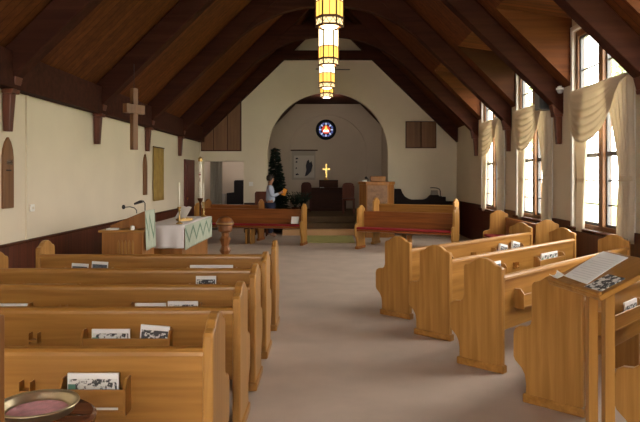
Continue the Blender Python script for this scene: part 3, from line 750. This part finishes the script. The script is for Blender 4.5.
# ------------------------------------------------------------------ chancel contents
t = thing('rose_window', 'small round stained glass window over the brass cross', 'window', (wx(326, YC), YC+.12, wz(129.5, YC)))
def disc(r0, r1, a0, a1, n, yy, mb=None):
    mb = mb or MB(); vs = []
    for k in range(n+1):
        a = a0+(a1-a0)*k/n; vs += [(r0*math.cos(a), yy, r0*math.sin(a)), (r1*math.cos(a), yy, r1*math.sin(a))]
    return mb.add(vs, [(2*k, 2*k+1, 2*k+3, 2*k+2) for k in range(n)])
fat(disc(.001,.365,0,2*PI,40,-.02).build('frame', plain('dark_glass', (.010,.010,.016), .5, spec=.05), t), .03)
cB = emit('blue_glass', (.12,.16,.6), .3); cW = emit('pale_blue_glass', (.55,.66,1), .5); cR_ = emit('red_glass', (.8,.05,.02), .45); cY = emit('yellow_glass', (1,.6,.1), .9); cWW = emit('white_glass', (1,.95,.9), 1.0)
for k in range(8):
    a = 2*PI*k/8
    fat(disc(.165,.245,a-.15,a+.13,5,-.045).build('petal_pane', cW, t), .01)
    fat(disc(.20,.26,a+.22,a+.56,5,-.045).build('blue_pane', cB, t), .01)
fat(disc(.001,.15,0,2*PI,24,-.045).build('red_pane', cR_, t), .01)
MB().prism([(-.07,-.02),(.07,-.02),(.03,.09),(0,.16),(-.03,.09)], -.065,-.052,'Y').build('flame_pane', cY, t)
MB().prism([(-.11,-.085),(.11,-.085),(.085,.0),(.03,-.01),(0,-.03),(-.03,-.01),(-.085,.0)], -.07,-.053,'Y').build('book_pane', cWW, t)

t = thing('banner', 'pale cloth banner with a dark bird shape on the chancel wall', 'banner', (wx(304,21.95), YC+.10, 1.50))
box(-.44,.40,-.02,0,0,1.05).build('cloth', plain('grey_linen', (.40,.36,.31), .9), t)
box(-.36,.36,-.025,-.02,.08,.86).build('picture_ground', plain('pale_linen', (.55,.51,.46), .9), t)
MB().tube([(-.48,-.02,1.05),(.48,-.02,1.05)], .02).build('rod', walnut, t)
MB().prism([(.02,.12),(.12,.16),(.24,.30),(.30,.50),(.26,.66),(.20,.60),(.16,.72),(.10,.66),(.06,.50),(.08,.34)], -.032,-.025,'Y').build('bird_shape', plain('ink', (.02,.018,.03), .8), t)
for z, w in ((.72,.10),(.60,.07),(.38,.05),(.16,.12)):
    MB().prism([(-.30,z),(-.30+w,z+.02),(-.30+w*.6,z+.07),(-.30,z+.05)], -.032,-.025,'Y').build('lettering', bpy.data.materials['ink'], t)
# altar
t = thing('altar', 'dark wooden altar at the middle of the chancel wall', 'altar', (wx(328,20.8), 20.9, CZ))
box(-.60,.60,-.30,.30,0,.70).build('body', walnutX, t, bevel=.01)
box(-.66,.66,-.34,.34,.70,.76).build('table_top', walnutX, t, bevel=.01)
box(-.30,.34,.02,.30,.76,1.02).build('gradine', walnutX, t, bevel=.01)
t = thing('altar_cross', 'bright brass cross standing on the dark altar', 'cross', (wx(326.3,21), 21.06, CZ+1.02))
MB().lathe([(0,0),(.09,0),(.085,.02),(.03,.05),(.015,.09)], 16).build('base', gold, t, smooth=True)
MB().prism([(-.022,.08),(.022,.08),(.022,.34),(.13,.34),(.13,.39),(.022,.39),(.022,.54),(-.022,.54),(-.022,.39),(-.13,.39),(-.13,.34),(-.022,.34)], -.012,.012,'Y').build('cross', gold, t)
tag(box(-.07,.07,-.04,.04,0,.02).build('book', paper, loc=(wx(322,20.8), 20.72, CZ+.76)), 'small white book lying on the dark altar', 'book')
def chair(label, px, Y, w, zt, mt):
    t = thing('chancel_chair', label, 'chair', (wx(px,Y), Y, CZ), 0, 'high-backed chancel chairs')
    pts = [(-w,.42),(w,.42),(w,zt-.12),(w*.8,zt-.03),(w*.4,zt),(-w*.4,zt),(-w*.8,zt-.03),(-w,zt-.12)]
    MB().prism(pts, .20, .26, 'Y').build('backrest', mt, t, bevel=.01)
    box(-w,w,-.22,.22,.40,.46).build('seat', mt, t, bevel=.008)
    for x in (-w+.03, w-.03):
        for y in (-.19, .22): box(x-.025,x+.025,y-.025,y+.025,0,.42).build('leg', mt, t)
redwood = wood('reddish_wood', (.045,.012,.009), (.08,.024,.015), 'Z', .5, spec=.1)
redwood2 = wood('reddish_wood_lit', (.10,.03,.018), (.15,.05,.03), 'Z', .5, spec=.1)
chair('dark red high-backed chair left of the altar', 306, 20.3, .17, .95, redwood)
chair('reddish brown chair right of the altar, beside the pulpit', 348.5, 19.2, .19, .94, redwood2)

# fir tree
def firtree(loc, h, r):
    t = thing('christmas_tree', 'dark fir tree standing at the left inside the chancel arch', 'tree', loc)
    MB().tube([(0,0,0),(0,0,h*.95)], [.04,.008], 8).build('trunk', bark, t)
    mb = MB(); rnd = random.Random(3)
    for lv in range(26):
        z = h*(.10+.88*lv/25); rr = r*(1-(lv/25.5))**.9+.03; n = max(5, int(20*(1-lv/30)))
        for k in range(n):
            a = 2*PI*(k+rnd.random()*.7)/n + lv*.5; L = rr*(.8+.35*rnd.random()); dz = -.12*L+rnd.uniform(-.04,.06)
            dx_, dy_ = math.cos(a), math.sin(a)
            for q in range(6):
                f0 = .12+.15*q; wdt = .19*(1-.11*q)
                c = Vector((dx_*L*f0, dy_*L*f0, z+dz*f0))
                for sgn in (-1, 1):
                    d2 = Vector((dx_*.7-sgn*dy_*.7, dy_*.7+sgn*dx_*.7, -.25+rnd.uniform(-.2,.3)))*wdt
                    mb.add([c+Vector((0,0,.018)), c+d2, c-Vector((dx_,dy_,0))*.02-Vector((0,0,.018)), c+Vector((dx_,dy_,0))*.05+d2*.5], [(0,3,1),(0,1,2),(2,1,3)])
    mb.build('needles', fir, t)
    MB().lathe([(0,0),(.05,.03),(.03,.08),(0,.14)], 6, (0,0,h*.94)).build('topper', plain('tree_topper', (.10,.05,.02), .5), t)
    MB().lathe([(0,0),(.14,0),(.16,.16),(0,.16)], 16).build('pot', walnut, t)
firtree((-1.64, 19.4, CZ), 2.02, .42)
def fern(label, loc, h, n, sd):
    t = thing('potted_fern', label, 'plant', loc, 0, 'dark potted plants beside the fir')
    rnd = random.Random(sd); mb = MB()
    for k in range(n):
        a = rnd.random()*2*PI; L = h*rnd.uniform(.5,1); sp = rnd.uniform(.1,.32)
        for q in range(5):
            f = q/4; c = Vector((math.cos(a)*sp*f, math.sin(a)*sp*f, .2+L*(f-.25*f*f)))
            d = Vector((-math.sin(a), math.cos(a), .2))*.05*(1.1-f)
            mb.add([c-d, c+Vector((0,0,.03)), c+d, c+Vector((math.cos(a),math.sin(a),1))*.06], [(0,1,3),(1,2,3)])
    mb.build('leaves', leafm, t); MB().lathe([(0,0),(.09,0),(.12,.2),(.0,.2)], 14).build('pot', walnut, t)
fern('dark bushy plant right beside the fir tree trunk', (-1.0, 19.0, CZ), .55, 70, 1)
fern('dark bushy plant between the fir tree and the dark red chair', (-.80, 19.75, CZ), .55, 70, 2)

# pulpit
t = thing('pulpit', 'tall wooden pulpit with a pale carved front panel right of the steps', 'pulpit', (wx(377,16.5), 16.5, 0))
pl8 = [(-.46,.45),(-.46,.12),(-.29,-.10),(.29,-.10),(.46,.12),(.46,.45)]
MB().prism(pl8, 0, 1.40, 'Z').build('body', oakDZ, t, bevel=.008)
MB().prism([(x*1.06, y*1.06-.01) for x, y in pl8], 1.40, 1.48, 'Z').build('cornice', oakDZ, t, bevel=.01)
MB().prism([(x*1.05, y*1.05) for x, y in pl8], 0, .12, 'Z').build('plinth', oakDZ, t, bevel=.01)
o = box(-.26,.26,-.115,-.10,.5,1.38).build('carved_panel', plain('carved_wood', (.27,.15,.085), .7, 0, .25, 12, .5, 25), t, bevel=.004)
for x in (-.13, .13):
    MB().prism([(x-.07,.62),(x+.07,.62),(x+.07,1.1),(x,1.25),(x-.07,1.1)], -.125, -.115, 'Y').build('lancet', bpy.data.materials['carved_wood'], o)
MB().prism([(-.05,1.48),(.30,1.48),(.30,1.60),(.10,1.62)], .0, .3, 'Y').build('sloping_desk_side', oakDZ, t)
bpy.data.objects.remove(t.children[-1])
box(-.17,.23,.0,.25,1.48,1.62).build('book_desk', oakDZ, t, bevel=.01)
t = thing('microphone', 'small microphone clipped at the left of the pulpit desk', 'microphone', (wx(368,16.5), 16.5, 1.48))
MB().tube([(0,0,0),(0,0,.07),(-.03,0,.10)], .012).build('stem', black, t); MB().lathe([(0,0),(.04,.02),(.04,.05),(0,.08)], 10, (-.05,0,.06)).build('microphone_head', black, t)
tag(box(-.06,.06,-.04,.04,0,.035).build('cloth_pad', white, loc=(wx(364.5,16.5), 16.45, 1.48)), 'small white cloth on the left corner of the pulpit', 'cloth')

# choir rail, lamp and music at the right of the altar wall
t = thing('choir_rail', 'dark wooden rail with a curved dip against the altar wall at right', 'rail', (0, 17.35, 0))
prof = [(1.86,0),(1.86,1.27),(2.03,1.27),(2.07,1.16),(2.14,1.06),(2.24,1.0),(2.34,.97),(2.66,.97),(2.76,1.0),(2.83,1.07),(2.86,1.10),(3.08,1.10),(3.1,1.05),(3.28,1.05),(3.28,.93),(3.64,.92),(3.64,0)]
MB().prism(prof, -.05, .12, 'Y').build('panel', plain('ebonised_wood', (.013,.008,.008), .6, spec=.08), t, bevel=.008)
box(1.92,2.0,-.07,-.05,.2,1.1).build('stile', bpy.data.materials['ebonised_wood'], t)
t = thing('music_lamp', 'thin dark lamp arm curving over the music on the choir rail', 'lamp', (3.13, 17.33, 1.05))
MB().tube([(0,0,0),(0,0,.15),(-.02,0,.21),(-.08,0,.24),(-.20,0,.255),(-.28,0,.25)], .012).build('arm', black, t, smooth=True)
MB().lathe([(0,0),(.05,0),(.04,.02),(0,.02)], 12).build('base', black, t)
tag(MB().prism([(-.11,0),(.11,0),(.09,.13),(-.09,.13)], 0, .03, 'Y').build('music_book', plain('grey_paper', (.26,.23,.19), .8), loc=(2.97, 17.36, 1.10)), 'grey music book standing on the choir rail under the lamp', 'book')

# side room contents
t = thing('room_curtain', 'grey curtain gathered at the left of the side-room opening', 'curtain', (-3.52, 18.6, 0))
MB().grid(lambda a, b: (.36*a, .012*math.sin(a*PI*7), .02+2.2*b), 30, 4).build('drape', graycur, t, smooth=True); fat(t.children[0], .006)
t = thing('cabinet', 'dark stepped cabinet in the side room at its right edge', 'cabinet', (wx(236,19.5), 19.6, 0))
MB().prism([(-.28,0),(.25,0),(.25,1.50),(-.02,1.50),(-.05,1.47),(-.05,1.12),(-.28,1.10)], -.2, .2, 'Y').build('body', plain('black_oak', (.020,.017,.020), .6, spec=.1), t, bevel=.01)
box(.0,.22,-.215,-.2,.2,1.4).build('door', bpy.data.materials['black_oak'], t)
t = thing('storage_box', 'pale grey box with a dark knob in the side room', 'box', (wx(222,19.6)-.08, 19.7, .55))
box(-.17,.17,-.15,.15,0,.52).build('body', plain('pale_box', (.42,.40,.39), .8), t, bevel=.01); MB().lathe([(0,0),(.05,.02),(.05,.06),(0,.1)], 10, (.02,0,.52)).build('knob', black, t)
t = thing('side_table', 'low dark table under the grey box in the side room', 'table', (wx(222,19.6)-.16, 19.7, 0))
box(-.17,.25,-.2,.2,.50,.55).build('table_top', walnutX, t)
for x in (-.13,.22):
    for y in (-.17,.17): box(x-.025,x+.025,y-.025,y+.025,0,.5).build('leg', walnut, t)
t = thing('side_chair', 'dark red wooden chair behind the left choir pews', 'chair', (wx(261,17.0), 17.0, 0))
box(-.19,.19,-.20,.20,.42,.46).build('seat', redwood2, t)
MB().prism([(-.19,.46),(.19,.46),(.19,1.16),(.15,1.20),(-.15,1.20),(-.19,1.16)], .17,.21,'Y').build('backrest', redwood2, t, bevel=.01)
for x in (-.17,.17):
    for y in (-.18,.18): box(x-.02,x+.02,y-.02,y+.02,0,.42).build('leg', redwood2, t)

# ------------------------------------------------------------------ the person by the arch
def skinmesh(name, verts, edges, radii, m, parent, root=0, sub=1):
    me = bpy.data.meshes.new(name); me.from_pydata(verts, edges, []); o = bpy.data.objects.new(name, me); C.objects.link(o); o.parent = parent
    me.materials.append(m)
    sk = o.modifiers.new('skin', 'SKIN'); sk.use_smooth_shade = True
    bpy.context.view_layer.update()
    if not me.skin_vertices:
        bpy.context.view_layer.objects.active = o
    for i, r in enumerate(radii):
        d = me.skin_vertices[0].data[i]; d.radius = (r, r) if not isinstance(r, tuple) else r; d.use_root = (i == root)
    s = o.modifiers.new('subdivision', 'SUBSURF'); s.levels = sub; s.render_levels = sub
    return o
# facing +X in local space; side is Y
t = thing('person', 'person in a pale blue shirt beside the arch, holding something orange', 'person', (-1.53, 16.55, 0), 0)
V = []; E = []; Rr = []
def jn(p, r, par=None):
    V.append(p); Rr.append(r); i = len(V)-1
    if par is not None: E.append((par, i))
    return i
pel = jn((0,0,.90), .10); wst = jn((.0,0,1.04), .095, pel); chs = jn((-.01,0,1.24), .11, wst); nk = jn((-.02,0,1.385), .055, chs)
nk2 = jn((-.005,0,1.44), .05, nk); hd = jn((.01,0,1.50), .078, nk2); hd2 = jn((.01,0,1.565), .085, hd); hd3 = jn((.0,0,1.62), .055, hd2)
nose = jn((.085,0,1.535), .018, hd2)
for s in (-1, 1):
    sh = jn((-.01,s*.17,1.33), .062, chs); el = jn((.05,s*.22,1.09), .045, sh); wr = jn((.25,s*.10,1.17), .030, el); pm = jn((.31,s*.07,1.20), .034, wr)
    for k in range(4):
        f1 = jn((.355+.004*k, s*(.075-.0), 1.235-.022*k), .0095, pm); f2 = jn((.385,s*.045,1.235-.022*k), .0085, f1); jn((.375,s*.015,1.232-.022*k), .0075, f2)
    th = jn((.315,s*.045,1.235), .011, pm); jn((.345,s*.02,1.25), .009, th)
    hp = jn((0,s*.10,.84), .075, pel); kn = jn((.02,s*.11,.48), .05, hp); an = jn((0,s*.12,.09), .04, kn); jn((.15,s*.13,.04), .035, an)
skinmesh('body', V, E, Rr, skin, t)
V2 = [(0,0,.90),(0,0,1.05),(-.01,0,1.25),(-.02,0,1.37)]; E2 = [(0,1),(1,2),(2,3)]; R2_ = [.145,.135,.155,.075]
for s in (-1, 1):
    b = len(V2); V2 += [(-.01,s*.17,1.33),(.05,s*.22,1.09),(.23,s*.115,1.16)]; E2 += [(2,b),(b,b+1),(b+1,b+2)]; R2_ += [.075,.058,.042]
skinmesh('shirt', V2, E2, R2_, shirtm, t)
V3 = [(0,0,.95)]; E3 = []; R3 = [.145]
for s in (-1, 1):
    b = len(V3); V3 += [(0,s*.10,.82),(.02,s*.11,.48),(0,s*.12,.09)]; E3 += [(0,b),(b,b+1),(b+1,b+2)]; R3 += [.108,.075,.06]
skinmesh('trousers', V3, E3, R3, jeans, t)
MB().lathe([(.078,1.50),(.094,1.56),(.086,1.625),(.05,1.66),(0,1.668)], 18, (-.02,0,0)).build('hair', hair, t, smooth=True)
for s in (-1, 1): MB().lathe([(0,-.008),(.008,0),(0,.008)], 8, (.083,s*.032,1.56)).build('eye', dark, t)
tag(box(-.015,.085,-.09,.09,-.09,.09).build('orange_book', orange, loc=(-1.19, 16.55, 1.21)), 'orange book held by the person beside the arch', 'book').rotation_euler = (0,.35,0)

# ------------------------------------------------------------------ outside
struct(box(W+.2, 60, -30, 60, -.5, -.45).build('floor_garden', grass))
def gtree(label, loc, h, sd):
    t = thing('garden_tree', label, 'tree', loc, 0, 'trees outside the windows'); rnd = random.Random(sd)
    MB().tube([(0,0,0),(.1,.05,h*.5),(0,0,h*.9)], [.16,.11,.04], 8).build('trunk', bark, t)
    mb = MB()
    for k in range(2600):
        a = rnd.random()*2*PI; ph = math.acos(rnd.uniform(-1,1)); rr = (.55+.45*rnd.random())
        c = Vector((math.sin(ph)*math.cos(a)*1.9*rr, math.sin(ph)*math.sin(a)*1.9*rr, h*.68+math.cos(ph)*h*.36*rr))
        d = Vector((rnd.uniform(-1,1),rnd.uniform(-1,1),rnd.uniform(-1,1)))*.13; e_ = Vector((rnd.uniform(-1,1),rnd.uniform(-1,1),rnd.uniform(-1,1)))*.13
        mb.add([c-d, c+e_, c+d, c-e_], [(0,1,2,3)])
    mb.build('leaves', treeleaf, t)
gtree('pale green garden tree seen through the top of the nearest window', (13.0, 25.0, -.45), 9.5, 1)
gtree('pale green garden tree seen through the right half of the nearest window', (17.5, 28.5, -.45), 8.5, 2)
gtree('pale green garden tree seen through the middle window', (11.5, 33.0, -.45), 9.0, 5)

# ------------------------------------------------------------------ light
w = bpy.data.worlds.new('sky'); bpy.context.scene.world = w; w.use_nodes = True
nt = w.node_tree; bg = nt.nodes['Background']; bg.inputs[0].default_value = (1,.94,.84,1); bg.inputs[1].default_value = 10.5
for i, (l, r, sx_, sy_) in enumerate(portals):
    ld = bpy.data.lights.new('window_portal', 'AREA'); ld.shape = 'RECTANGLE'; ld.size = sx_; ld.size_y = sy_
    ld.cycles.is_portal = True
    o = bpy.data.objects.new('window_portal', ld); C.objects.link(o); o.location = l; o.rotation_euler = r
    if i >= len(WINC): o.rotation_euler = (PI/2, 0, PI)

def lamp(nm, loc, e, col, rad=.08):  # bare point light without a fixture, for the added fills
    ld = bpy.data.lights.new(nm, 'POINT'); ld.energy = e; ld.color = col; ld.shadow_soft_size = rad
    o = bpy.data.objects.new(nm, ld); C.objects.link(o); o.location = loc
lamp('side_room_fill', (-3.0, 19.2, 2.3), 8, (1,.95,.9))  # unseen fill added to brighten the side room
lamp('chancel_fill', (0, 19.6, 3.85), 14, (1,.84,.66))  # unseen warm fill added to lift the dim chancel
vs = bpy.context.scene.view_settings
vs.view_transform = 'Standard'; vs.look = 'None'; vs.gamma = 1; vs.use_curve_mapping = False; vs.exposure = .58
bpy.context.scene.cycles.use_denoising = True
bpy.context.scene.cycles.max_bounces = 8; bpy.context.scene.cycles.diffuse_bounces = 5
